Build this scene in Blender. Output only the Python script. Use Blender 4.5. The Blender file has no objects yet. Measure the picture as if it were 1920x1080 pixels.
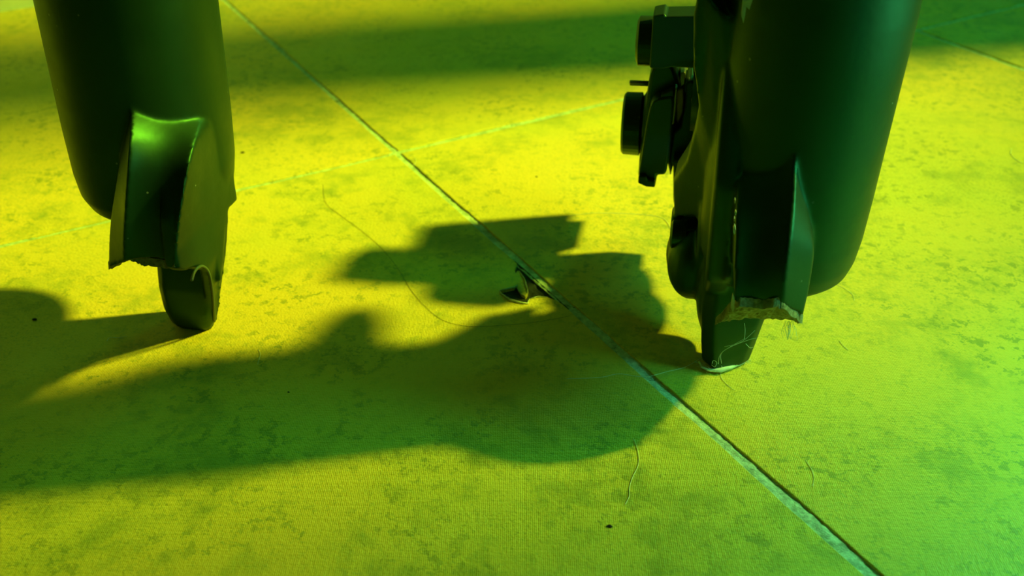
import bpy, bmesh, math, random
from mathutils import Vector, Matrix, noise

# ------------------------------------------------------------------ camera, world, lights, exposure
SC = bpy.context.scene
COL = SC.collection
F = 2070.884
CP = Vector((0.0462864, -0.1817751, 0.1291578))
CM = Matrix(((0.9849511, -0.0756007, 0.1554213),
             (0.1719703, 0.5184236, -0.8376534),
             (-0.0172469, 0.8517755, 0.5236230)))
cd = bpy.data.cameras.new('camera')
cam = bpy.data.objects.new('camera', cd)
COL.objects.link(cam)
cam.matrix_world = Matrix.Translation(CP) @ CM.to_4x4()
cd.sensor_width = 36
cd.lens = F / 1920 * 36
cd.clip_start = 0.005
cd.dof.use_dof = True
cd.dof.focus_distance = 0.205
cd.dof.aperture_fstop = 26
SC.camera = cam
SC.view_settings.view_transform = 'Standard'
SC.view_settings.look = 'None'
SC.view_settings.exposure = 0.15
SC.view_settings.gamma = 1
SC.view_settings.use_curve_mapping = False

w = bpy.data.worlds.new('dim_room')
SC.world = w
w.use_nodes = True
w.node_tree.nodes['Background'].inputs[0].default_value = (1.0, 0.7, 0.06, 1)
w.node_tree.nodes['Background'].inputs[1].default_value = 0.02


def area_light(name, loc, target, size, power, color, sy=None):
    l = bpy.data.lights.new(name, 'AREA')
    l.shape = 'RECTANGLE' if sy else 'DISK'
    l.size = size
    if sy:
        l.size_y = sy
    l.energy = power
    l.color = color
    o = bpy.data.objects.new(name, l)
    COL.objects.link(o)
    o.location = loc
    o.rotation_euler = (Vector(target) - Vector(loc)).to_track_quat('-Z', 'Y').to_euler()
    return o


KL = Vector((1.17, 0.40, 0.99))
sd = bpy.data.lights.new('yellow_lamp', 'SPOT')
sd.energy = 200.0
sd.color = (0.92, 1.15, 0.055)
sd.shadow_soft_size = 0.052
sd.spot_size = math.radians(20.3)
sd.spot_blend = 1.0
so = bpy.data.objects.new('yellow_lamp', sd)
COL.objects.link(so)
so.location = KL
so.rotation_euler = (Vector((-0.155, 0.082, 0)) - KL).to_track_quat('-Z', 'Y').to_euler()
so.scale = (0.75, 1.0, 1.0)
area_light('green_lamp', (0.34, 0.03, 0.25), (0.03, -0.03, 0.0), 0.09, 0.28, (0.02, 1.0, 0.16))
area_light('green_front_lamp', (0.35, -0.50, 0.45), (-0.03, 0.0, 0.03), 0.12, 0.13, (0.03, 1.0, 0.22))
area_light('green_strip', (0.165, -0.015, 0.07), (0.12, -0.035, 0.0), 0.035, 0.085, (0.12, 1.0, 0.6))
area_light('overhead_green_fill', (0.25, -0.25, 0.9), (0.0, 0.0, 0.0), 0.12, 0.13, (0.03, 1.0, 0.22))  # soft overhead fill, added for green highlights on the fork
wl = area_light('green_wall_strip', (0.24, 0.555, 0.40), (0.02, 0.0, 0.02), 0.30, 0.45, (0.03, 1.0, 0.28), 0.04)
_z = (wl.location - Vector((0.02, 0.0, 0.02))).normalized()
_x = (Vector((0.7787, 0.6274, 0)) - _z * _z.dot(Vector((0.7787, 0.6274, 0)))).normalized()
wl.rotation_euler = Matrix((_x, _z.cross(_x), _z)).transposed().to_euler()


def at(u, v, Y):
    """point (metres) where the sight line of a photo pixel crosses depth Y (millimetres)"""
    d = CM @ Vector(((u - 960) / F, (540 - v) / F, -1))
    return CP + d * ((Y / 1000 - CP.y) / d.y)


def fl(u, v, z=0.0):
    """point where the sight line of a photo pixel meets height z (millimetres)"""
    d = CM @ Vector(((u - 960) / F, (540 - v) / F, -1))
    return CP + d * ((z / 1000 - CP.z) / d.z)


def atx(u, v, X):
    d = CM @ Vector(((u - 960) / F, (540 - v) / F, -1))
    return CP + d * ((X / 1000 - CP.x) / d.x)


# ------------------------------------------------------------------ materials
class NT:
    def __init__(self, name):
        self.m = bpy.data.materials.new(name)
        self.m.use_nodes = True
        self.t = self.m.node_tree
        self.b = self.t.nodes['Principled BSDF']
        self.co = self.n('ShaderNodeTexCoord').outputs['Object']

    def n(self, k, **kw):
        nd = self.t.nodes.new(k)
        for a, b in kw.items():
            setattr(nd, a, b)
        return nd

    def l(self, a, b):
        self.t.links.new(a, b)

    def noise(self, scale, detail=4, rough=.6, co=None):
        nd = self.n('ShaderNodeTexNoise')
        nd.inputs['Scale'].default_value = scale
        nd.inputs['Detail'].default_value = detail
        nd.inputs['Roughness'].default_value = rough
        self.l(co or self.co, nd.inputs['Vector'])
        return nd.outputs['Fac']

    def ramp(self, src, *stops):
        nd = self.n('ShaderNodeValToRGB')
        e = nd.color_ramp.elements
        while len(e) < len(stops):
            e.new(0.5)
        for i, (p, c) in enumerate(stops):
            e[i].position = p
            e[i].color = (*c, 1) if isinstance(c, tuple) else (c, c, c, 1)
        self.l(src, nd.inputs[0])
        return nd.outputs[0]

    def mix(self, fac, a, b):
        nd = self.n('ShaderNodeMix', data_type='RGBA')
        for s, v in ((0, fac), (6, a), (7, b)):
            if isinstance(v, (int, float)):
                nd.inputs[s].default_value = v
            elif isinstance(v, tuple):
                nd.inputs[s].default_value = (*v, 1)
            else:
                self.l(v, nd.inputs[s])
        return nd.outputs[2]

    def math(self, op, a, b=0.0):
        nd = self.n('ShaderNodeMath', operation=op)
        for s, v in ((0, a), (1, b)):
            if isinstance(v, (int, float)):
                nd.inputs[s].default_value = v
            else:
                self.l(v, nd.inputs[s])
        return nd.outputs[0]

    def bump(self, h, dist, strength=1.0):
        nd = self.n('ShaderNodeBump')
        nd.inputs['Strength'].default_value = strength
        nd.inputs['Distance'].default_value = dist
        self.l(h, nd.inputs['Height'])
        self.l(nd.outputs[0], self.b.inputs['Normal'])

    def setc(self, c):
        if isinstance(c, tuple):
            self.b.inputs['Base Color'].default_value = (*c, 1)
        else:
            self.l(c, self.b.inputs['Base Color'])


def simple(name, col, rough=.5, metal=0.0, spec=.5, nz=None):
    t = NT(name)
    t.setc(col)
    t.b.inputs['Roughness'].default_value = rough
    t.b.inputs['Metallic'].default_value = metal
    t.b.inputs['Specular IOR Level'].default_value = spec
    if nz:
        t.bump(t.noise(nz[0], 5), nz[1])
    return t.m


# tile: ochre printed sheet with woven emboss, worn olive mottling and fine dark specks
T = NT('ochre_tile')
weave = T.n('ShaderNodeVectorRotate', rotation_type='Z_AXIS')
weave.inputs['Angle'].default_value = 0.62
T.l(T.co, weave.inputs['Vector'])
sx = T.n('ShaderNodeSeparateXYZ')
T.l(weave.outputs[0], sx.inputs[0])
wa = T.math('SINE', T.math('MULTIPLY', sx.outputs[0], 13500.0))
wb = T.math('SINE', T.math('MULTIPLY', sx.outputs[1], 13500.0))
wv = T.math('MULTIPLY', wa, wb)
rnd = T.n('ShaderNodeObjectInfo').outputs['Random']
off = T.n('ShaderNodeVectorMath', operation='ADD')
cmb = T.n('ShaderNodeCombineXYZ')
T.l(T.math('MULTIPLY', rnd, 3.1), cmb.inputs[2])
T.l(T.co, off.inputs[0])
T.l(cmb.outputs[0], off.inputs[1])
oc = off.outputs[0]
big = T.noise(14, 3, .5, oc)
base = T.mix(T.ramp(big, (.38, 0.0), (.62, 1.0)), (.86, .60, .065), (.70, .60, .065))
patch = T.noise(38, 8, .72, oc)
pm = T.math('ADD', patch, T.math('MULTIPLY', wv, .018))
base = T.mix(T.math('MULTIPLY', T.ramp(pm, (.53, 0.0), (.64, 1.0)), .62), base, (.30, .34, .045))
sp = T.noise(420, 3, .75, oc)
spm = T.math('MULTIPLY', T.ramp(sp, (.535, 0.0), (.60, 1.0)), T.ramp(T.noise(45, 5, .7, oc), (.42, .10), (.60, 1.0)))
base = T.mix(T.math('MULTIPLY', spm, .75), base, (.24, .27, .035))
sp2 = T.noise(1300, 3, .8, oc)
base = T.mix(T.math('MULTIPLY', T.ramp(sp2, (.52, 0.0), (.66, 1.0)), T.ramp(T.noise(26, 6, .75, oc), (.44, .08), (.58, .55))), base, (.22, .27, .035))
base = T.mix(T.math('MULTIPLY', T.math('ADD', T.math('MULTIPLY', wv, .5), .5), .13), base, (.42, .36, .02))
md = T.noise(150, 5, .75, oc)
base = T.mix(T.math('MULTIPLY', T.ramp(md, (.50, 0.0), (.60, 1.0)), T.ramp(T.noise(18, 4, .6, oc), (.42, .03), (.60, .35))), base, (.27, .33, .04))
T.setc(base)
T.l(T.ramp(T.noise(60, 4, .6, oc), (.3, .42), (.7, .58)), T.b.inputs['Roughness'])
T.b.inputs['Specular IOR Level'].default_value = .55
hh = T.math('ADD', T.math('MULTIPLY', wv, .22), T.math('MULTIPLY', T.noise(1500, 3, .6), 1.6))
T.bump(hh, .00016, .8)
M_TILE = T.m

G = NT('pale_grout')
gc = G.mix(G.ramp(G.noise(500, 6, .7), (.38, 0.0), (.62, 1.0)), (.36, .46, .28), (.72, .88, .60))
gc = G.mix(G.ramp(G.noise(160, 6, .8), (.60, 0.0), (.66, 1.0)), gc, (.10, .12, .08))
G.setc(gc)
G.b.inputs['Roughness'].default_value = .85
G.bump(G.noise(900, 6, .7), .0006)
M_GROUT = G.m


def paint(name, base, rough, dust=.5):
    P = NT(name)
    vor = P.n('ShaderNodeTexVoronoi')
    vor.inputs['Scale'].default_value = 260
    P.l(P.co, vor.inputs['Vector'])
    dots = P.ramp(vor.outputs['Distance'], (.045, 1.0), (.075, 0.0))
    gate = P.ramp(P.noise(90, 3, .7), (.50, 0.0), (.62, 1.0))
    sm = P.ramp(P.noise(40, 6, .7), (.4, 0.0), (.75, 1.0))
    c = P.mix(P.math('MULTIPLY', sm, .22), base, tuple(min(1, v * 3 + .006) for v in base))
    c = P.mix(P.math('MULTIPLY', P.math('MULTIPLY', dots, gate), dust), c, (.55, .6, .5))
    P.setc(c)
    P.l(P.ramp(P.noise(70, 5, .6), (.3, rough - .05), (.7, rough + .1)), P.b.inputs['Roughness'])
    P.b.inputs['Specular IOR Level'].default_value = .85
    P.b.inputs['Specular Tint'].default_value = (.3, 1, .4, 1)  # green tint put into the reflections in place of green lamp light
    P.bump(P.noise(700, 3, .5), .00004, .6)
    return P.m


M_PAINT = paint('satin_black_paint', (.005, .011, .005), .45)
M_BLACK = paint('black_anodised_metal', (.012, .016, .012), .38, .25)
M_STEEL = simple('dull_steel', (.30, .32, .28), .35, .9)
M_BRASS = simple('worn_brass', (.42, .33, .10), .45, .6, .5, (400, .0003))
FR = NT('cast_metal_fracture')
FR.setc(FR.mix(FR.ramp(FR.noise(700, 5, .7), (.35, 0.0), (.65, 1.0)), (.13, .14, .07), (.42, .42, .24)))
FR.b.inputs['Roughness'].default_value = .6
FR.b.inputs['Metallic'].default_value = .3
FR.bump(FR.noise(1400, 6, .7), .0008)
M_FRACT = FR.m
M_BARE = simple('bare_metal_chip', (.50, .50, .34), .5, .3, .5, (900, .0004))
M_RIM = simple('lighter_paint', (.07, .11, .06), .45)
M_LINT = simple('pale_lint', (.62, .80, .62), .9)
M_HAIRD = simple('dark_hair', (.06, .06, .02), .5)
M_HAIRL = simple('pale_hair', (.85, .88, .6), .5)
M_CRUMB = simple('dark_crumb', (.012, .014, .01), .8, nz=(900, .0005))
M_DARKSUB = simple('dark_shaded_adhesive', (.018, .026, .014), .8, nz=(500, .0008))  # adhesive colour deepened to hold the shade inside the torn hole
M_TORN = simple('torn_pale_edge', (.52, .62, .42), .7, nz=(1200, .0003))
M_WHITE = simple('painted_skirting', (.62, .68, .60), .6, nz=(60, .001))
M_WALL = simple('painted_wall', (.6, .64, .58), .85, nz=(90, .001))
M_WOOD = simple('dark_wood', (.10, .06, .03), .55, nz=(50, .001))


# ------------------------------------------------------------------ helpers
def link(name, bm, mat, parent=None, smooth=False):
    me = bpy.data.meshes.new(name)
    bmesh.ops.recalc_face_normals(bm, faces=bm.faces)
    bm.to_mesh(me)
    bm.free()
    if smooth:
        for p in me.polygons:
            p.use_smooth = True
    me.materials.append(mat)
    o = bpy.data.objects.new(name, me)
    COL.objects.link(o)
    o.parent = parent
    return o


def tag(o, label=None, cat=None, group=None, kind=None):
    for k, v in (('label', label), ('category', cat), ('group', group), ('kind', kind)):
        if v:
            o[k] = v
    return o


def loft(bm, rings, cap=True):
    vs = [[bm.verts.new(p) for p in r] for r in rings]
    n = len(vs[0])
    for a, b in zip(vs, vs[1:]):
        for i in range(n):
            bm.faces.new((a[i], a[(i + 1) % n], b[(i + 1) % n], b[i]))
    if cap:
        bm.faces.new(vs[0][::-1])
        bm.faces.new(vs[-1])
    return vs


def mm(x, y, z):
    return Vector((x, y, z)) / 1000


def ell(bm, c, r, seg=20, rot=None):
    m = Matrix.Translation(mm(*c)) @ (rot or Matrix.Identity(4)) @ Matrix.Diagonal((r[0] / 1000, r[1] / 1000, r[2] / 1000, 1))
    bmesh.ops.create_uvsphere(bm, u_segments=seg, v_segments=seg // 2 + 2, radius=1, matrix=m)


def cyl(bm, a, b, r1, r2=None, seg=28, rings=None):
    """lathe from a to b (mm); rings: list of (t, radius)"""
    a, b = Vector(a), Vector(b)
    d = (b - a)
    q = d.to_track_quat('Z', 'Y')
    rings = rings or [(0, r1), (1, r1 if r2 is None else r2)]
    rr = []
    for t, r in rings:
        rr.append([(a + d * t + q @ Vector((r * math.cos(k * math.tau / seg), r * math.sin(k * math.tau / seg), 0))) / 1000
                   for k in range(seg)])
    loft(bm, rr)


def box(bm, lo, hi, bev=0.0, seg=2):
    c = [(a + b) / 2000 for a, b in zip(lo, hi)]
    s = [(b - a) / 1000 for a, b in zip(lo, hi)]
    r = bmesh.ops.create_cube(bm, size=1, matrix=Matrix.Translation(c) @ Matrix.Diagonal((*s, 1)))
    if bev:
        es = list({e for v in r['verts'] for e in v.link_edges})
        bmesh.ops.bevel(bm, geom=es, offset=bev / 1000, segments=seg, profile=.5, affect='EDGES')


def plate(bm, pts, x0, x1, bev=.5):
    """YZ outline (mm) given thickness along X, edges rounded"""
    t = bmesh.new()
    a = [t.verts.new(mm(x0, y, z)) for y, z in pts]
    f = t.faces.new(a)
    r = bmesh.ops.extrude_face_region(t, geom=[f])
    vs = [v for v in r['geom'] if isinstance(v, bmesh.types.BMVert)]
    bmesh.ops.translate(t, verts=vs, vec=mm(x1 - x0, 0, 0))
    bmesh.ops.recalc_face_normals(t, faces=t.faces)
    if bev:
        bmesh.ops.bevel(t, geom=list(t.edges), offset=bev / 1000, segments=2, profile=.5, affect='EDGES', clamp_overlap=True)
    me = bpy.data.meshes.new('tmp')
    t.to_mesh(me)
    t.free()
    bm.from_mesh(me)
    bpy.data.meshes.remove(me)


def arc(cy, cz, r, a0, a1, n):
    return [(cy + r * math.cos(math.radians(a0 + (a1 - a0) * i / n)), cz + r * math.sin(math.radians(a0 + (a1 - a0) * i / n)))
            for i in range(n + 1)]


def strand(name, pts, r, mat, parent=None, cyclic=False):
    """thin tube through points (metres), as a mesh"""
    # catmull-rom resample
    P = [Vector(p) for p in pts]
    out = []
    for i in range(len(P) - 1):
        p0, p1, p2, p3 = P[max(i - 1, 0)], P[i], P[i + 1], P[min(i + 2, len(P) - 1)]
        for k in range(8):
            t = k / 8
            out.append(.5 * ((2 * p1) + (p2 - p0) * t + (2 * p0 - 5 * p1 + 4 * p2 - p3) * t * t + (3 * p1 - p0 - 3 * p2 + p3) * t ** 3))
    out.append(P[-1])
    bm = bmesh.new() if not isinstance(name, bmesh.types.BMesh) else name
    rings = []
    for i, p in enumerate(out):
        d = out[min(i + 1, len(out) - 1)] - out[max(i - 1, 0)]
        q = d.to_track_quat('Z', 'Y')
        rad = r * (.35 if i in (0, len(out) - 1) else 1)
        rings.append([p + q @ Vector((math.cos(k * math.tau / 5), math.sin(k * math.tau / 5), 0)) * rad for k in range(5)])
    loft(bm, rings)
    if isinstance(name, bmesh.types.BMesh):
        return None
    return link(name, bm, mat, parent, True)


# ------------------------------------------------------------------ floor: grout bed and separate tiles
S = 200.0
O = Vector((-36.557, 91.675))
EX = Vector((0.77868, 0.62742))
EY = Vector((-0.62742, 0.77868))


def tw(a, b):
    """tile-grid coordinates (mm along the two grout directions) to world mm"""
    return O + EX * a + EY * b


def inv(p):
    d = Vector((p.x * 1000, p.y * 1000)) - O
    return d.dot(EX), d.dot(EY)


def gw(along_x, k, t):
    if along_x and k == 0:
        return .80 + .35 * max(0, min(1, (t + 5) / 30))
    if not along_x and k == 0:
        return .85 + .42 * max(0, min(1, -t / 170))
    return 1.1


GW = .95      # half grout width elsewhere
bm = bmesh.new()
c = [tw(-5 * S, -5 * S), tw(7 * S, -5 * S), tw(7 * S, 1 * S + 3), tw(-5 * S, 1 * S + 3)]
f = bm.faces.new([bm.verts.new(mm(p.x, p.y, -4)) for p in c])
floor = tag(link('floor', bm, M_GROUT), kind='structure')

random.seed(4)
CX, CY = 7.0, -7.0


def wob(t, k):
    return noise.noise(Vector((t * .045, k * 7.3, 1.7))) * .30 + noise.noise(Vector((t * .35, k * 3.1, 9.2))) * .14


def tile_outline(i, j, fine):
    a0, a1, b0, b1 = i * S, (i + 1) * S, j * S, (j + 1) * S
    n = 90 if fine else 1
    wb_ = wob if fine else (lambda t, k: 0)
    pts = []
    for k in range(n):
        t = a0 + .95 + (a1 - a0 - 1.9) * k / n
        pts.append((t, b0 + gw(True, j, t) + (wb_(t, j + .1) if k else 0)))
    for k in range(n):
        t = b0 + .95 + (b1 - b0 - 1.9) * k / n
        pts.append((a1 - gw(False, i + 1, t) + (wb_(t, i + 5.3) if k else 0), t))
    for k in range(n):
        t = a1 - .95 - (a1 - a0 - 1.9) * k / n
        pts.append((t, b1 - gw(True, j + 1, t) + (wb_(t, j + 11.7) if k else 0)))
    for k in range(n):
        t = b1 - .95 - (b1 - b0 - 1.9) * k / n
        pts.append((a0 + gw(False, i, t) + (wb_(t, i + 17.9) if k else 0), t))
    return pts


# torn patch in the tile left of the long grout line (pixels of the photo, met with the floor)
CHIP = [(495, 222), (440, 300), (450, 345), (475, 318), (500, 325), (545, 385), (580, 445), (610, 560), (602, 610), (575, 648),
        (530, 620), (480, 545), (465, 500), (430, 535), (320, 555), (250, 570), (290, 620), (350, 665), (430, 705), (510, 725),
        (590, 738), (620, 680), (690, 660), (740, 650), (860, 655), (960, 690), (1085, 722)]
CHIPW = [fl(900 + x * 280 / 1890, 460 + y * 160 / 1080) for x, y in CHIP]


def make_tile(i, j):
    fine = i in (-1, 0) and j in (-1, 0)
    pts = tile_outline(i, j, fine)
    if (i, j) == (-1, -1):
        # insert the notch on the +x side (grout line A)
        q = [inv(p) for p in CHIPW]
        bhi, blo = q[0][1], q[-1][1]
        n = 90
        head, side, tail = pts[:n], pts[n:2 * n], pts[2 * n:]
        lo = [p for p in side if p[1] < blo - .4]
        hi = [p for p in side if p[1] > bhi + .4]
        q[0] = (lo[-1][0], q[0][1])
        q[-1] = (lo[-1][0], q[-1][1])
        pts = head + lo + q[::-1] + hi + tail
    bm = bmesh.new()
    top = [bm.verts.new(mm(*tw(a, b), 0)) for a, b in pts]
    f = bm.faces.new(top)
    r = bmesh.ops.extrude_face_region(bm, geom=[f])
    vs = [v for v in r['geom'] if isinstance(v, bmesh.types.BMVert)]
    bmesh.ops.translate(bm, verts=vs, vec=(0, 0, -.0039))
    bmesh.ops.recalc_face_normals(bm, faces=bm.faces)
    te = [e for e in bm.edges if all(abs(v.co.z) < 1e-6 for v in e.verts)]
    bmesh.ops.bevel(bm, geom=te, offset=.00016 if fine else .0005, segments=2, profile=.5, affect='EDGES', clamp_overlap=True)
    bmesh.ops.triangulate(bm, faces=[f for f in bm.faces if len(f.verts) > 4])
    return link('tile', bm, M_TILE, floor)


for i in range(-4, 5):
    for j in range(-4, 1):
        make_tile(i, j)

# grout strips fill the joints a little below the tile faces, rough and crumbling
def grout_strip(along_x, k, lo, hi, step):
    bm = bmesh.new()
    rows = []
    n = int((hi - lo) / step)
    for s in range(n + 1):
        t = lo + (hi - lo) * s / n
        row = []
        for m_, u in enumerate((-1.35, -1.0, -.6, -.2, .2, .6, 1.0, 1.7)):
            z = -.36 + noise.noise(Vector((t * .9, u * 1.7, k + (5 if along_x else 0)))) * .22 - .04 * u
            z += noise.noise(Vector((t * .12, u * .7, k + 3.3))) * .22
            a, b = (t, k * S + u) if along_x else (k * S + u, t)
            row.append(bm.verts.new(mm(*tw(a, b), min(z, -.06))))
        rows.append(row)
    for r0, r1 in zip(rows, rows[1:]):
        for m_ in range(7):
            bm.faces.new((r0[m_], r0[m_ + 1], r1[m_ + 1], r1[m_]))
    return link('grout_joint', bm, M_GROUT, floor, True)


for k in (-3, -2, -1, 0, 1, 2, 3, 4):
    grout_strip(False, k, -3 * S, S, .5 if k == 0 else 3)
for k in (-3, -2, -1, 0, 1):
    grout_strip(True, k, -4 * S, 5 * S, .6 if k == 0 else 3)

# dark bed under the torn patch, pale curled edges of the torn skin
bm = bmesh.new()
pc = sum(CHIPW, Vector()) / len(CHIPW)
rows = []
N = 26
for a in range(N + 1):
    row = []
    for b in range(N + 1):
        x = -10.5 + 21 * a / N
        y = -12 + 24 * b / N
        g = inv(pc)
        ga = g[0] + x
        z = (-.75 if ga < -.95 else -.2) + noise.noise(Vector((x * .6, y * .6, 2))) * .3
        row.append(bm.verts.new(mm(*tw(min(ga, -.75), g[1] + y), z)))
    rows.append(row)
for r0, r1 in zip(rows, rows[1:]):
    for b in range(N):
        if (r0[b].co - r1[b].co).length > 1e-7:
            bm.faces.new((r0[b], r0[b + 1], r1[b + 1], r1[b]))
link('adhesive_bed', bm, M_DARKSUB, floor)


def torn(idx, wid, lift, off=(0, 0)):
    pts = [fl(900 + CHIP[i][0] * 280 / 1890, 460 + CHIP[i][1] * 160 / 1080) for i in idx]
    bm = bmesh.new()
    rings = []
    sub = []
    for a, b in zip(pts, pts[1:]):
        for k in range(5):
            sub.append(a.lerp(b, k / 5))
    sub.append(pts[-1])
    for s, p in enumerate(sub):
        t = s / (len(sub) - 1)
        d = (sub[min(s + 1, len(sub) - 1)] - sub[max(s - 1, 0)]).normalized()
        nrm = Vector((-d.y, d.x, 0))
        wv_ = wid * (.35 + .65 * math.sin(math.pi * t)) * (1 + .5 * noise.noise(Vector((s * .7, wid, 0)))) / 1000
        z = lift * (.3 + .7 * math.sin(math.pi * t)) / 1000
        rings.append([p + Vector((0, 0, -.0002)), p + nrm * wv_ * .5 + Vector((0, 0, z)),
                      p + nrm * wv_ + Vector((0, 0, z * .3)), p + nrm * wv_ * .6 + Vector((0, 0, z * .4))])
    loft(bm, rings)
    o = link('torn_edge', bm, M_TORN, floor, True)
    o['label'] = 'pale curled edge of torn tile skin'


torn([15, 14, 13, 12], -.55, .5)
torn([15, 16, 17, 18, 19, 20, 21], -.65, .6)
torn([21, 22, 23, 24], -.3, .3)
torn([4, 5, 6, 7, 8], -.40, .5)
torn([9, 10, 11, 12], .25, .3)

# ------------------------------------------------------------------ wall and skirting behind
def slab(name, a0, a1, b0, b1, z0, z1, mat):
    bm = bmesh.new()
    loft(bm, [[mm(*tw(a, b), z) for a, b in ((a0, b0), (a1, b0), (a1, b1), (a0, b1))] for z in (z0, z1)])
    return tag(link(name, bm, mat), kind='structure')


slab('baseboard_back', -5 * S, 7 * S, S + 1, S + 13, -3, 75, M_WHITE)
slab('wall_back', -5 * S, 7 * S, S + 13, S + 60, -4, 900, M_WALL)

# ------------------------------------------------------------------ the bicycle fork
fork = bpy.data.objects.new('bicycle_fork', None)
COL.objects.link(fork)
fork.empty_display_size = .03
tag(fork, 'black suspension fork standing on its two broken dropouts on the ochre tiles', 'bicycle fork')


def ring(cx, cy, z, r, n=128, top=None):
    return [mm(cx + r * math.cos(k * math.tau / n), cy + r * math.sin(k * math.tau / n), z) for k in range(n)]


def remesh(o, vox, it):
    m = o.modifiers.new('voxel', 'REMESH')
    m.mode = 'VOXEL'
    m.voxel_size = vox / 1000
    m.use_smooth_shade = True
    if it:
        s = o.modifiers.new('soft', 'SMOOTH')
        s.factor = .5
        s.iterations = it


def rib_rings(rows, n_ch=18, sub=5):
    rows = [(r[0], r[1], r[2], Vector((r[3], 0, 0)), r[4], r[5]) for r in rows]
    dense = []
    for i in range(len(rows) - 1):
        q = [rows[max(i - 1, 0)], rows[i], rows[i + 1], rows[min(i + 2, len(rows) - 1)]]
        for k in range(sub):
            t = k / sub
            dense.append([.5 * ((2 * b) + (c - a) * t + (2 * a - 5 * b + 4 * c - d) * t * t + (3 * b - a - 3 * c + d) * t ** 3) for a, b, c, d in zip(*q)])
    dense.append(list(rows[-1]))
    rows = [(r[0], r[1], r[2], max(r[3].x, 0), r[4], r[5]) for r in dense]
    """rows of (outer_back, outer_front, channel_left, channel_depth_mm, inner_ridge, inner_back) world points"""
    out = []
    for ob, of, cl, dep, ir, ib in rows:
        r = [ob, of, cl]
        for k in range(1, n_ch):
            t = k / n_ch
            p = cl.lerp(ir, t)
            p = p + Vector((0, dep / 1000 * math.sin(math.pi * t) ** .8, 0))
            r.append(p)
        r += [ir, ib]
        out.append(r)
    return out


def V(p, dx=0, dy=0, dz=0):
    return p + mm(dx, dy, dz)


# ---- left leg
bm = bmesh.new()
prof = [(32.0, 4), (29.6, 9), (27.8, 12.5), (27.4, 14.3), (30, 15.4), (36, 15.9), (45, 16.1), (72, 16.2), (150, 16.4), (262, 16.6)]
prof = [(24.5, 3.0), (25.0, 7.5), (26.4, 11.2), (28.6, 13.8), (31.5, 15.2), (36, 15.8), (45, 16.1), (72, 16.3), (150, 16.5), (262, 16.6)]
lx = lambda z: -61.6 + (z - 25) * .034
loft(bm, [ring(lx(z), 6, z, r) for z, r in prof])
# rib: pixel columns for each level
lv = [  # v, outer front u, channel left u, inner ridge u, Y of channel left, Y of inner ridge, depth
    (150, 243, 250, 368, -3.0, 6.0, .0),
    (196, 240, 248, 374, -7.6, 2.6, .4),
    (218, 236, 246, 375, -10.0, -.6, 1.4),
    (245, 232, 244, 371, -12.8, -5.0, 2.4),
    (280, 227, 242, 361, -15.4, -10.0, 2.8),
    (330, 219, 239, 349, -17.6, -14.8, 2.9),
    (400, 208, 235, 337, -19.0, -18.0, 2.6),
    (450, 204, 233, 331, -19.6, -19.2, 2.3),
    (498, 203, 233, 328, -19.8, -20.0, 2.0),
]
rows = []
for v, uo, uc, ui, Yc, Yi, dep in lv:
    of = at(uo, v + 4, Yc + 5.5)
    cl = at(uc, v - 6, Yc)
    ir = at(ui, v, Yi)
    z = ir.z * 1000
    ob = mm(of.x * 1000 - .5, 8, of.z * 1000)
    ib = mm(-46.2, 9, z - 1)
    rows.append((ob, of, cl, dep, ir, ib))
RL = rib_rings(rows)
loft(bm, RL)
# rear tine that still reaches the floor; top hidden in the rib
def quadring(pts):
    return [Vector(p) for p in pts]


tl = []
for z, xi, xo, yf, yb in ((0.0, -52.4, -60.6, -1.6, 2.2), (1.2, -52.0, -61.4, -2.4, 2.6), (5, -50.6, -61.8, -3.4, 2.4), (11, -48.8, -61.6, -4.0, 2.4),
                          (15.5, -47.6, -61.2, -3.6, 2.6), (18, -47.0, -61.4, -3.2, 3.0), (24, -46.4, -62.4, -3, 5), (34, -46.2, -63.0, 0, 8), (44, -46.2, -63, 4, 10)):
    tl.append([mm(xo, yf + 1.6, z), mm(xo + 2.0, yf, z), mm(xi - 1.0, yf - .2, z), mm(xi, yf + .8, z), mm(xi, yb - 1.6, z), mm(xi - 1, yb - .6, z),
               mm(xo + 1, 6, z), mm(xo, 4, z)])
loft(bm, tl)
# inner face plate: from the ridge back, dips to the notch beside the axle seat
pl_ = [(-19.4, 29), (-19.6, 26.4), (-17.5, 24.6), (-14.0, 23.2), (-11, 21.0), (-8.8, 20.2), (-7.2, 21.6), (-5.2, 21.6), (-4.8, 19.8), (-4.8, 14.5), (-4.0, 14),
       (-.9, 19.0), (2.0, 24), (3.8, 27.5), (6.5, 33), (9, 40), (-12, 44), (-18.2, 36)]
plate(bm, pl_, -49.2, -46.3, .5)
sp_ = [(372, 506), (380, 499), (389, 508), (395, 525), (399, 553), (401, 580), (403, 607), (408, 600), (414, 573), (419, 530), (423, 490), (410, 470), (385, 478)]
XL = lambda v: -46.25 - 5.3 * max(0, (v - 505) / 107) ** 1.2
sv_ = [atx(u, v, XL(v)) for u, v in sp_]
loft(bm, [sv_, [p + mm(-1.8, 0, 0) for p in sv_]])
leg_l = link('fork_leg', bm, M_PAINT, fork)
remesh(leg_l, .40, 7)
leg_l['label'] = 'fork leg on the left without brake mount'


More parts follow.
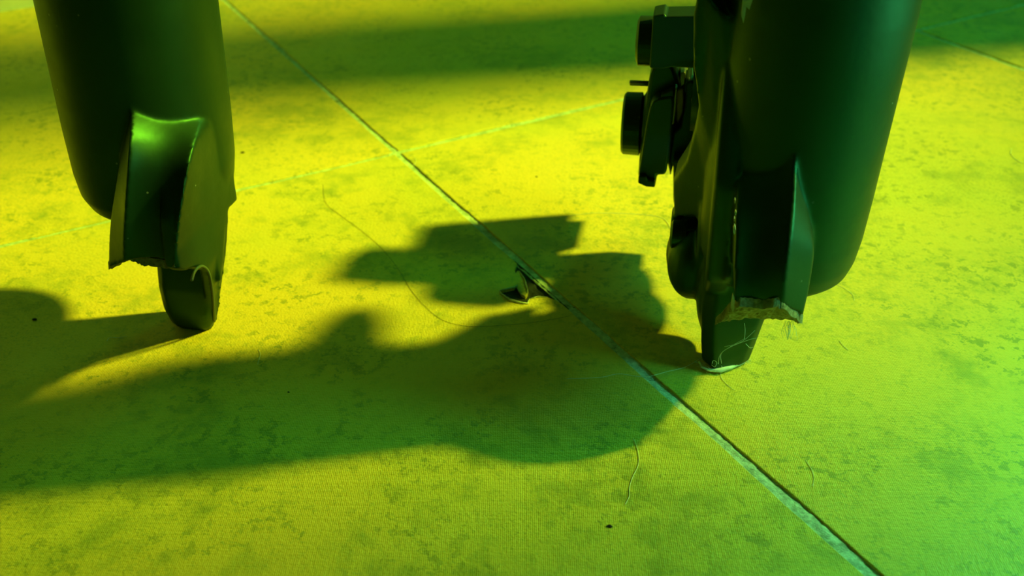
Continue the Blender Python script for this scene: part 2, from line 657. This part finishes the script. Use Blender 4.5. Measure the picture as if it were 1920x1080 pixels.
def fracture(parent, front, back, seed, under=.25, n=46):
    """jagged broken section: strip between a front break line and a back line (world points)"""
    def res(pts, t):
        t *= len(pts) - 1
        i = min(int(t), len(pts) - 2)
        return pts[i].lerp(pts[i + 1], t - i)
    bm = bmesh.new()
    m = 12
    top, bot = [], []
    for a in range(n + 1):
        t = a / n
        pf, pb = res(front, t), res(back, t)
        row, rb = [], []
        for b in range(m + 1):
            s = b / m
            p = pf.lerp(pb, s)
            e = .75 + .25 * math.sin(math.pi * s)
            d = noise.noise(Vector((t * 9 + seed, s * 4, seed))) * .9 + noise.noise(Vector((t * 34, s * 14, seed + 3))) * .42
            p = p + mm(0, 0, -abs(d) * e - .25)
            row.append(bm.verts.new(p))
            rb.append(bm.verts.new(p + mm(0, .4 * (1 - s), 1.6)))
        bot.append(row)
        top.append(rb)
    for R_, fl_ in ((bot, 0), (top, 1)):
        for r0, r1 in zip(R_, R_[1:]):
            for b in range(m):
                bm.faces.new((r0[b], r0[b + 1], r1[b + 1], r1[b]))
    for a in range(n):
        for b in (0, m):
            bm.faces.new((bot[a][b], bot[a + 1][b], top[a + 1][b], top[a][b]))
    for b in range(m):
        for a in (0, n):
            bm.faces.new((bot[a][b], bot[a][b + 1], top[a][b + 1], top[a][b]))
    return link('fracture_face', bm, M_FRACT, parent, False)


fo = fracture(leg_l,
              [at(203, 503, -13.6), at(218, 494, -16.5), at(234, 482, -19.0), at(250, 487, -17.6), at(268, 494, -17.4), at(300, 497, -18.0), at(327, 499, -19.8)],
              [mm(-65, -4, 20.5), mm(-62, -3, 20.5), mm(-58, -3, 20.8), mm(-55, -3, 21), mm(-51, -4, 21.5), mm(-48, -6, 22)], 1.3)
fo['label'] = 'rough olive broken metal under the left leg'

# ridge in a lighter paint colour round the axle seat on the left tine
bm = bmesh.new()
strand(bm, [atx(u, v, X) for u, v, X in ((359, 527, -46.1), (364, 511, -46.1), (371, 502, -46.1), (380, 499, -46.1), (389, 507, -46.2), (395, 525, -46.6),
                                         (399, 553, -47.9), (401, 580, -49.4), (402, 604, -51.2))], .0003, M_RIM)
link('axle_seat_edge', bm, M_RIM, leg_l, True)['label'] = 'pale rim of the axle seat'

# ---- right leg
bm = bmesh.new()
prof = [(19.3, 3.0), (19.6, 7.6), (20.6, 11.0), (22.6, 13.4), (25.5, 14.3), (30, 14.8), (38, 15.1), (48, 15.3), (72, 15.8), (150, 16.2), (262, 16.4)]
rx = lambda z: 62.5 + min(z - 22, 60) * .045
loft(bm, [ring(rx(z), 6, z, r) for z, r in prof])
rv = [  # v, inner ridge u, outer ridge u, outer back u, Y inner, Y outer, Y back, depth
    (215, 1398, 1492, 1500, 3.0, -5.0, -4, .0),
    (270, 1392, 1492, 1500, -1.0, -8.6, -7, .1),
    (310, 1387, 1492, 1502, -4.5, -10.4, -8.5, .3),
    (350, 1383, 1491, 1508, -8.6, -12.4, -9.4, .5),
    (400, 1380, 1487, 1519, -13.0, -15.0, -11.5, .8),
    (450, 1378, 1481, 1527, -16.2, -17.4, -13.5, 1.0),
    (510, 1377, 1473, 1519, -18.8, -19.4, -15.0, 1.0),
    (545, 1377, 1469, 1512, -19.8, -19.9, -16.0, .9),
    (570, 1378, 1466, 1506, -20.0, -20.0, -16.5, .9),
]
rows = []
for v, ui, uo, ub, Yi, Yo, Yb, dep in rv:
    ir = at(ui, v, Yi)
    orr = at(uo, v, Yo)
    ob = at(ub, v + 22, Yb)
    ob2 = mm(ob.x * 1000 - .3, 8, ob.z * 1000)
    ib = mm(ir.x * 1000 - 1.0, 8, ir.z * 1000)
    rows.append((ob2, ob, orr, dep, ir, ib))
loft(bm, rib_rings(rows))
# rear tine
tr = []
for z, xi, xo, yf, yb in ((0.0, 51.2, 58.8, -.4, 4.6), (1.0, 50.4, 60.0, -1.2, 6), (5, 50.0, 60.8, -1.4, 7.5), (11, 49.6, 62.0, -1.6, 9), (16, 49.5, 63.0, -1.2, 10), (20, 49.8, 63.5, -.5, 11),
                          (30, 50.6, 64, 1, 11), (44, 51, 63, 4, 11)):
    tr.append([mm(xi, yf + 3.0, z), mm(xi + 2.6, yf, z), mm(xo - 1.6, yf + 2.6, z), mm(xo - .3, yf + 4.2, z), mm(xo, yb - 1, z), mm(xo - 2, yb, z), mm(xi + 2, yb, z),
               mm(xi, yb - 2, z)])
loft(bm, tr)
# brake mount web and the two rounded lugs
plate(bm, [(6, 13), (9, 14), (18, 15.5), (22, 20), (21, 30), (18, 40), (20, 52), (27, 56), (27, 62), (20, 70), (9, 82), (9, 60), (9, 40), (7, 26)], 47.6, 51, 1.2)
ell(bm, (47.2, 13.5, 16.6), (5.2, 7.0, 7.8))
ell(bm, (47.0, 17.0, 16.6), (5.4, 6.0, 7.8))
ell(bm, (52.2, 8, 14), (4.0, 8, 11))
cyl(bm, (42.2, 20, 19), (50, 20, 19), 5.6)
ell(bm, (55, 36, 24), (9, 14, 7))  # this and the next: unseen bosses added to fill out the leg's shadow
ell(bm, (57, 24, 22), (8, 14, 7))
ell(bm, (49.4, 24, 60), (5.0, 12, 5))
ell(bm, (49.6, 13, 76), (5.6, 10, 20))
# flared web between ridge side and the lug
plate(bm, [(-6, 24), (6, 12), (14, 18), (16, 40), (10, 70), (2, 74), (-8, 44)], 49.6, 54, 1.2)
fp = [(1384, 44, -1.6), (1384, 79, -1.4), (1372, 142, -1), (1362, 205, -.4), (1345, 315, 1.5), (1335, 410, 7), (1264, 408, 18), (1262, 340, 16), (1288, 300, 10),
      (1303, 240, 6), (1310, 200, 3), (1304, 150, 1.6), (1300, 128, 1), (1300, 30, .4), (1306, 0, 0), (1308, -30, 0), (1322, -30, -.5), (1334, 0, -1), (1354, 24, -1.5)]
fa = [at(u, v, Y) for u, v, Y in fp]
sb = bmesh.new()
loft(sb, [fa, [p + mm(.5, 10, 0) for p in fa]])
bmesh.ops.triangulate(sb, faces=[f for f in sb.faces if len(f.verts) > 4])
me_ = bpy.data.meshes.new('tmp')
sb.to_mesh(me_)
sb.free()
bm.from_mesh(me_)
bpy.data.meshes.remove(me_)
leg_r = link('fork_leg', bm, M_PAINT, fork)
remesh(leg_r, .40, 7)
leg_r['label'] = 'fork leg on the right with brake mount'

fr = fracture(leg_r,
              [at(1505, 604, -16.0), at(1492, 592, -17.6), at(1467, 573, -20.0), at(1450, 572, -20.2), at(1430, 577, -19.4), at(1410, 573, -19.8), at(1385, 572, -20.2), at(1366, 582, -16), at(1356, 596, -11)],
              [mm(66.0, -5, 17.2), mm(63, -6, 17.4), mm(60.5, -7, 17.6), mm(58, -7, 17.8), mm(55, -8, 17.6), mm(53, -8, 17.0), mm(52, -8.5, 16.6)], 4.1)
fr['label'] = 'rough olive broken metal under the right leg'

# paint chips along the inner ridge
for (u, v, Y, su, sv) in ((1377, 432, -18.6, 2.6, 8), (1379, 400, -17.4, 1.6, 4), (1378, 378, -16.4, 1.2, 4), (1374, 565, -19.9, 3.4, 20), (1377, 412, -18, 1.1, 3)):
    bm = bmesh.new()
    c0 = at(u, v, Y)
    n = 9
    vs = []
    for k in range(n):
        a = k * math.tau / n
        rr = 1 + .35 * noise.noise(Vector((k * 1.7, v, 0)))
        if v == 565:
            rr *= 1.0 if math.sin(a) < .3 else .55
        vs.append(at(u + math.cos(a) * su * rr, v - math.sin(a) * sv * rr, Y - .25))
    loft(bm, [[p + mm(0, .8, 0) for p in vs], vs])
    link('paint_chip', bm, M_BARE, leg_r)
for (u, v, Y, pts) in ((1402, 8, -8.2, [(-10, -26), (8, -26), (9, -8), (3, 10), (-3, 4), (-5, 22), (-8, 36), (-12, 22), (-10, 2)]),):
    bm = bmesh.new()
    vs = [at(u + a, v + b, Y) for a, b in pts]
    loft(bm, [[p + mm(0, 1.6, 0) for p in vs], vs])
    link('paint_chip', bm, M_BARE, leg_r)['label'] = 'pale flaked patch high on the leg'

# arch that joins the legs above the frame
bm = bmesh.new()
pa = []
for k in range(25):
    a = math.pi * k / 24
    cx_ = 1.8 - 63 * math.cos(a)
    z = 228 + 34 * math.sin(a) ** .7
    y = 6 + 22 * math.sin(a)
    tx = Vector((math.sin(a), 0, math.cos(a) * .5)).normalized()
    nz = Vector((-tx.z, 0, tx.x))
    pa.append([mm(*(Vector((cx_, y, z)) + nz * (9 * math.cos(q)) + Vector((0, 6 * math.sin(q), 0)))) for q in [i * math.tau / 16 for i in range(16)]])
loft(bm, pa)
link('arch', bm, M_PAINT, fork, True)
for s_ in (lx(150), rx(150)):
    bm = bmesh.new()
    cyl(bm, (s_, 6, 255), (s_, 6, 330), 14)
    link('stanchion', bm, M_STEEL, fork, True)
    bm = bmesh.new()
    cyl(bm, (s_, 6, 260), (s_, 6, 268), 17.4, rings=[(0, 17.4), (.7, 17.4), (1, 15.2)])
    link('dust_seal', bm, M_BLACK, fork, True)
bm = bmesh.new()
box(bm, (-82, -8, 322), (86, 22, 348), 6, 3)
link('crown', bm, M_PAINT, fork, True)

# ---- disc brake caliper on the right leg
cal = bpy.data.objects.new('brake_caliper', None)
COL.objects.link(cal)
cal.parent = fork
cal.empty_display_size = .01
cal['label'] = 'black mechanical disc brake caliper'


def quadprism(name, px, Y0, Y1, mat, bev=.5, parent=cal, smooth=False):
    """block whose front outline lies where the photo shows it at depth Y0, real depth to Y1"""
    bm = bmesh.new()
    if parent is cal:
        Y0, Y1 = Y0 + 9, Y1 + 9
    a = [at(u, v, Y0) for u, v in px]
    loft(bm, [a, [p + mm(0, Y1 - Y0, 0) for p in a]])
    bmesh.ops.recalc_face_normals(bm, faces=bm.faces)
    if bev:
        bmesh.ops.bevel(bm, geom=list(bm.edges), offset=bev / 1000, segments=2, profile=.5, affect='EDGES', clamp_overlap=True)
    return link(name, bm, mat, parent, smooth)


# bracket bolted between the leg and the caliper
quadprism('mounting_bracket', [(1224, 30), (1246, 26), (1248, 31), (1300, 30), (1338, 24), (1372, 60), (1372, 132), (1290, 128), (1262, 126), (1240, 130), (1218, 128)], 34, 41, M_BLACK, .9)
quadprism('bracket_arm', [(1298, 118), (1345, 118), (1350, 230), (1345, 330), (1338, 408), (1270, 408), (1262, 380), (1262, 300), (1284, 300), (1298, 262), (1306, 210)], 31.5, 40, M_BLACK, .8)
# inboard body: tall plate seen edge on with rounded cover
quadprism('caliper_body', [(1226, 118), (1254, 118), (1264, 128), (1270, 145), (1274, 166), (1262, 182), (1262, 200), (1240, 215), (1230, 250), (1222, 330), (1196, 336), (1198, 300), (1206, 240), (1212, 180), (1218, 140)],
          37, 58, M_BLACK, .8)
quadprism('body_cover', [(1219, 200), (1224, 190), (1234, 184), (1262, 181), (1264, 196), (1260, 240), (1255, 285), (1250, 322), (1246, 329), (1232, 329), (1230, 340), (1228, 352),
                        (1208, 350), (1196, 343), (1198, 318), (1206, 268), (1213, 225)], 33, 40, M_BLACK, .7)
quadprism('caliper_foot', [(1197, 330), (1212, 331), (1214, 338), (1228, 340), (1228, 352), (1212, 351), (1196, 344)], 31.6, 36, M_BLACK, .3)
# outboard body
quadprism('outer_body', [(1286, 158), (1296, 150), (1306, 160), (1310, 190), (1309, 225), (1304, 250), (1296, 275), (1288, 300), (1262, 308), (1256, 330), (1254, 306), (1262, 250), (1276, 238), (1284, 200)],
          36, 60, M_BLACK, .7)
quadprism('rotor_gap_plate', [(1248, 172), (1292, 172), (1290, 298), (1264, 306), (1257, 330), (1250, 300), (1244, 250)], 42, 56, M_BLACK, .3)
quadprism('brake_pad', [(1256, 190), (1262, 190), (1266, 165), (1270, 168), (1268, 200), (1264, 232), (1256, 236)], 34.5, 54, M_STEEL, .2)
quadprism('brake_pad', [(1296, 184), (1305, 184), (1307, 200), (1307, 220), (1297, 219)], 34.6, 54, M_STEEL, .2)
quadprism('pad_spring', [(1276, 137), (1284, 135), (1286, 140), (1284, 158), (1276, 164), (1274, 150)], 40, 46, M_STEEL, .2)
quadprism('rotor_slot_lining', [(1268, 168), (1282, 166), (1283, 190), (1280, 215), (1272, 234), (1267, 226)], 39, 50, M_BRASS, .3)
quadprism('cover_lip', [(1240, 180), (1262, 168), (1264, 182), (1238, 186)], 33.5, 36, M_BLACK, .2)

# pad adjuster dial pointing inward, with flange; axis along X
kc = at(1192, 232, 54)
ky, kz = kc.y * 1000, kc.z * 1000
x0 = at(1170, 232, 54).x * 1000
bm = bmesh.new()
cyl(bm, (x0 - .2, ky, kz), (x0 + 4.6, ky, kz), 7, seg=36, rings=[(0, 5.0), (0, 6.6), (.1, 7.1), (.85, 7.2), (.9, 6.4), (1, 6.4)])
bmesh.ops.remove_doubles(bm, verts=bm.verts, dist=1e-6)
dial = link('adjuster_dial', bm, M_BLACK, cal, False)
bm = bmesh.new()
cyl(bm, (x0 + 4.0, ky, kz), (x0 + 9, ky, kz), 7, seg=36, rings=[(0, 6.2), (.15, 7.4), (.45, 8.0), (1, 8.2)])
link('dial_collar', bm, M_BLACK, cal, True)
bm = bmesh.new()
p = at(1180, 155, 51) * 1000
cyl(bm, p, (p.x + 6, p.y, p.z), .55, seg=12, rings=[(0, .4), (.04, .62), (1, .62)])
link('cable_pin', bm, M_STEEL, cal, True)


def cap_screw(p, L, R_, name='bolt'):
    """socket cap screw, head facing -X, with a hexagonal socket"""
    bm = bmesh.new()
    cyl(bm, (p[0], p[1], p[2]), (p[0] + L, p[1], p[2]), R_, seg=36,
        rings=[(.35, R_ * .02), (.35, R_ * .5), (.02, R_ * .52), (0, R_ * .82), (.10, R_), (1, R_ * 1.02)])
    return link(name, bm, M_BLACK, cal, False)


b1 = at(1196, 76, 51) * 1000
cap_screw((b1.x - .2, b1.y, b1.z), 5.4, 5.3)
bm = bmesh.new()
cyl(bm, (b1.x + 3.5, b1.y, b1.z), (b1.x + 14, b1.y, b1.z), 3.0)
link('bolt_shank', bm, M_STEEL, cal, True)
# lower cap screw behind the lug edge
b2 = at(1250, 430, 14) * 1000
cap_screw((b2.x + .9, 14, b2.z - 1), 3.0, 2.9)
# ledge that catches the light on top of the lower lug
bm = bmesh.new()
tp = [fl(u, v, 24.6) for u, v in ((1277, 408), (1296, 404), (1320, 403), (1320, 419), (1308, 430), (1284, 428), (1277, 418))]
loft(bm, [[p - mm(0, 0, 3) for p in tp], tp])
bmesh.ops.bevel(bm, geom=list(bm.edges), offset=.0003, segments=2, profile=.5, affect='EDGES', clamp_overlap=True)
link('lug_ledge', bm, M_PAINT, leg_r)
# outboard piston barrel reaching to the leg
bm = bmesh.new()
pb = at(1335, 205, 34) * 1000
cyl(bm, (44.5, pb.y + 4, pb.z), (54, pb.y + 4, pb.z), 6.2, seg=30)
link('piston_barrel', bm, M_BLACK, cal, True)

# ------------------------------------------------------------------ lint, hairs, crumbs
def F3(u, v, z=.12):
    return fl(u, v, z)


# lint pad pinched under the right tine, with a nest of threads
bm = bmesh.new()
pts = [fl(1311, 678, .7), fl(1316, 688, .6), fl(1332, 695, .6), fl(1352, 694, .9), fl(1372, 688, .9), fl(1392, 681, .6), fl(1402, 677, .5)]
rad = [.2, .26, .3, .5, .36, .2, .1]
rings = []
for i, p in enumerate(pts):
    d = pts[min(i + 1, 6)] - pts[max(i - 1, 0)]
    q = d.to_track_quat('Z', 'Y')
    rings.append([p + q @ Vector((math.cos(k * math.tau / 12) * rad[i] * (1 + .25 * noise.noise(Vector((k, i, 0)))), math.sin(k * math.tau / 12) * rad[i], 0)) / 1000
                  for k in range(12)])
loft(bm, rings)
lint = link('lint_clump', bm, M_LINT, None, True)
tag(lint, 'pale fluffy lint clump with tangled threads caught under the right fork tip', 'lint')
random.seed(9)
bm = bmesh.new()
for k in range(110):
    t = random.random()
    i = min(int(t * 6), 5)
    p = pts[i].lerp(pts[i + 1], t * 6 - i)
    a = random.random() * math.tau
    q = [p]
    for s in range(3):
        p = p + Vector((math.cos(a), math.sin(a) * .5 - .25, random.uniform(-.2, .8))) * random.uniform(.25, .6) / 1000
        p.z = max(p.z, .0001)
        a += random.uniform(-1.2, 1.2)
        q.append(p)
    strand(bm, q, .00003, M_LINT)
link('fuzz', bm, M_LINT, lint, True)['kind'] = 'stuff'


def T3(u, v, Y):
    return at(u, v, Y)


for q in ([T3(1347, 683, -2.2), T3(1349, 668, -2.6), T3(1358, 657, -2.8), T3(1380, 646, -2.6), T3(1408, 636, -2.5), T3(1418, 634, -2.4)],
          [T3(1353, 682, -2.4), T3(1352, 664, -2.9), T3(1366, 652, -2.9), T3(1396, 635, -2.6)],
          [T3(1358, 650, -2.6), T3(1380, 645, -2.8), T3(1396, 637, -2.8), T3(1416, 619, -2.4)],
          [T3(1396, 637, -2.6), T3(1397, 618, -2.6), T3(1396, 606, -3)],
          [T3(1398, 644, -2.6), T3(1406, 652, -2.5), T3(1412, 651, -2.4)],
          [T3(1335, 682, -2), T3(1338, 676, -2.6), T3(1344, 680, -2.4), T3(1340, 688, -2.6), T3(1334, 684, -2.3)]):
    strand('thread', q, .00005, M_LINT, lint)

# fluff hanging from the right broken edge
bm = bmesh.new()
for k in range(16):
    u = 1479 + random.uniform(-9, 9)
    q = [at(u, 601, -13.5)]
    v = 601
    for s in range(4):
        u += random.uniform(-4, 4)
        v += random.uniform(5, 11)
        q.append(at(u, v, -13.2 + random.uniform(-.4, .4)))
    strand(bm, q, .00003, M_LINT)
fz = link('hanging_fluff', bm, M_LINT, None, True)
tag(fz, 'wispy pale fluff hanging from the broken edge of the right fork leg', 'lint', kind='stuff')

HAIRS = [
    ('long thin dark hair curving over the tile left of the torn patch', M_HAIRD, .035,
     [(606, 345), (611, 380), (640, 405), (672, 428), (712, 462), (745, 502), (768, 540), (795, 572), (830, 600), (880, 612), (940, 610), (1010, 603), (1070, 592)]),
    ('pale wavy hair running from the right fork tip across the long grout line', M_HAIRL, .06,
     [(1313, 672), (1285, 688), (1250, 697), (1215, 706), (1190, 705), (1160, 701), (1130, 707), (1100, 709), (1062, 710)]),
    ('pale S-shaped hair on the tile below the big shadow', M_HAIRL, .055,
     [(1188, 822), (1196, 845), (1197, 870), (1186, 895), (1180, 915), (1180, 930), (1172, 946)]),
    ('short pale curved hair below the left fork leg', M_HAIRL, .05, [(484, 655), (488, 664), (485, 676), (483, 684)]),
    ('pale hair arching beside the right fork tip on its right', M_HAIRL, .045,
     [(1350, 697), (1354, 710), (1364, 722), (1378, 732)]),
    ('short bright hair on the tile right of the right fork tip', M_HAIRL, .06, [(1574, 639), (1580, 647), (1591, 657)]),
    ('faint curved hair under the rounded bottom of the right fork leg', M_HAIRL, .045, [(1560, 530), (1582, 540), (1598, 552), (1602, 564)]),
    ('long faint pale hair reaching to the lower brake lug', M_HAIRL, .06,
     [(1258, 430), (1247, 412), (1228, 405), (1200, 402), (1160, 400), (1110, 400), (1060, 405)]),
    ('pale hooked hair at the far right edge', M_HAIRL, .07, [(1897, 278), (1895, 288), (1903, 298), (1918, 307)]),
    ('pale wavy hair on the lower right tile beside the long grout line', M_HAIRL, .045,
     [(1510, 862), (1522, 880), (1526, 895), (1524, 912)]),
    ('short pale hair at the tip of the left leg shadow', M_HAIRL, .045, [(200, 640), (206, 633), (222, 633), (238, 630)]),
    ('tiny looped hair on the grout crossing', M_HAIRL, .045, [(766, 292), (778, 296), (779, 306), (772, 312)]),
]
for lab, mt, r, px in HAIRS:
    h = strand('hair', [fl(u, v, .09 + .05 * (k % 2)) for k, (u, v) in enumerate(px)], r / 1000, mt)
    tag(h, lab, 'hair')
CR = [(65, 599, .45, 'dark round crumb on the shadowed tile at the left'), (1143, 987, .40, 'small dark crumb on the front tile'),
      (455, 286, .45, 'flat dark fleck right of the left fork leg'), (1006, 331, .25, 'tiny dark speck on the tile above the big shadow'),
      (1182, 669, .0, ''), (541, 735, .22, 'tiny dark speck in the broad soft shadow')]
for u, v, r, lab in CR:
    if not r:
        continue
    bm = bmesh.new()
    p = fl(u, v, .1) * 1000
    bmesh.ops.create_icosphere(bm, subdivisions=2, radius=1, matrix=Matrix.Translation(mm(p.x, p.y, r * .35)) @ Matrix.Diagonal((r / 1000 * 1.3, r / 1000 * .8, r / 1000 * .45, 1)))
    for vv in bm.verts:
        vv.co += Vector((1, 1, .3)) * noise.noise(vv.co * 3000) * r * .0003
    tag(link('crumb', bm, M_CRUMB), lab, 'crumb')

# ------------------------------------------------------------------ unseen leaning post, added to cast the shadow band on the back tiles
bm = bmesh.new()
loft(bm, [[mm(x + a, y + b, z) for a, b in ((0, -20), (36, -8), (26, 54), (-8, 42))] for x, y, z in ((250, 260, 0), (421, 233, 477))])
tag(link('shadow_post', bm, M_WOOD), 'dark leaning post added out of view beyond the right edge to cast the back shadow', 'shadow post')
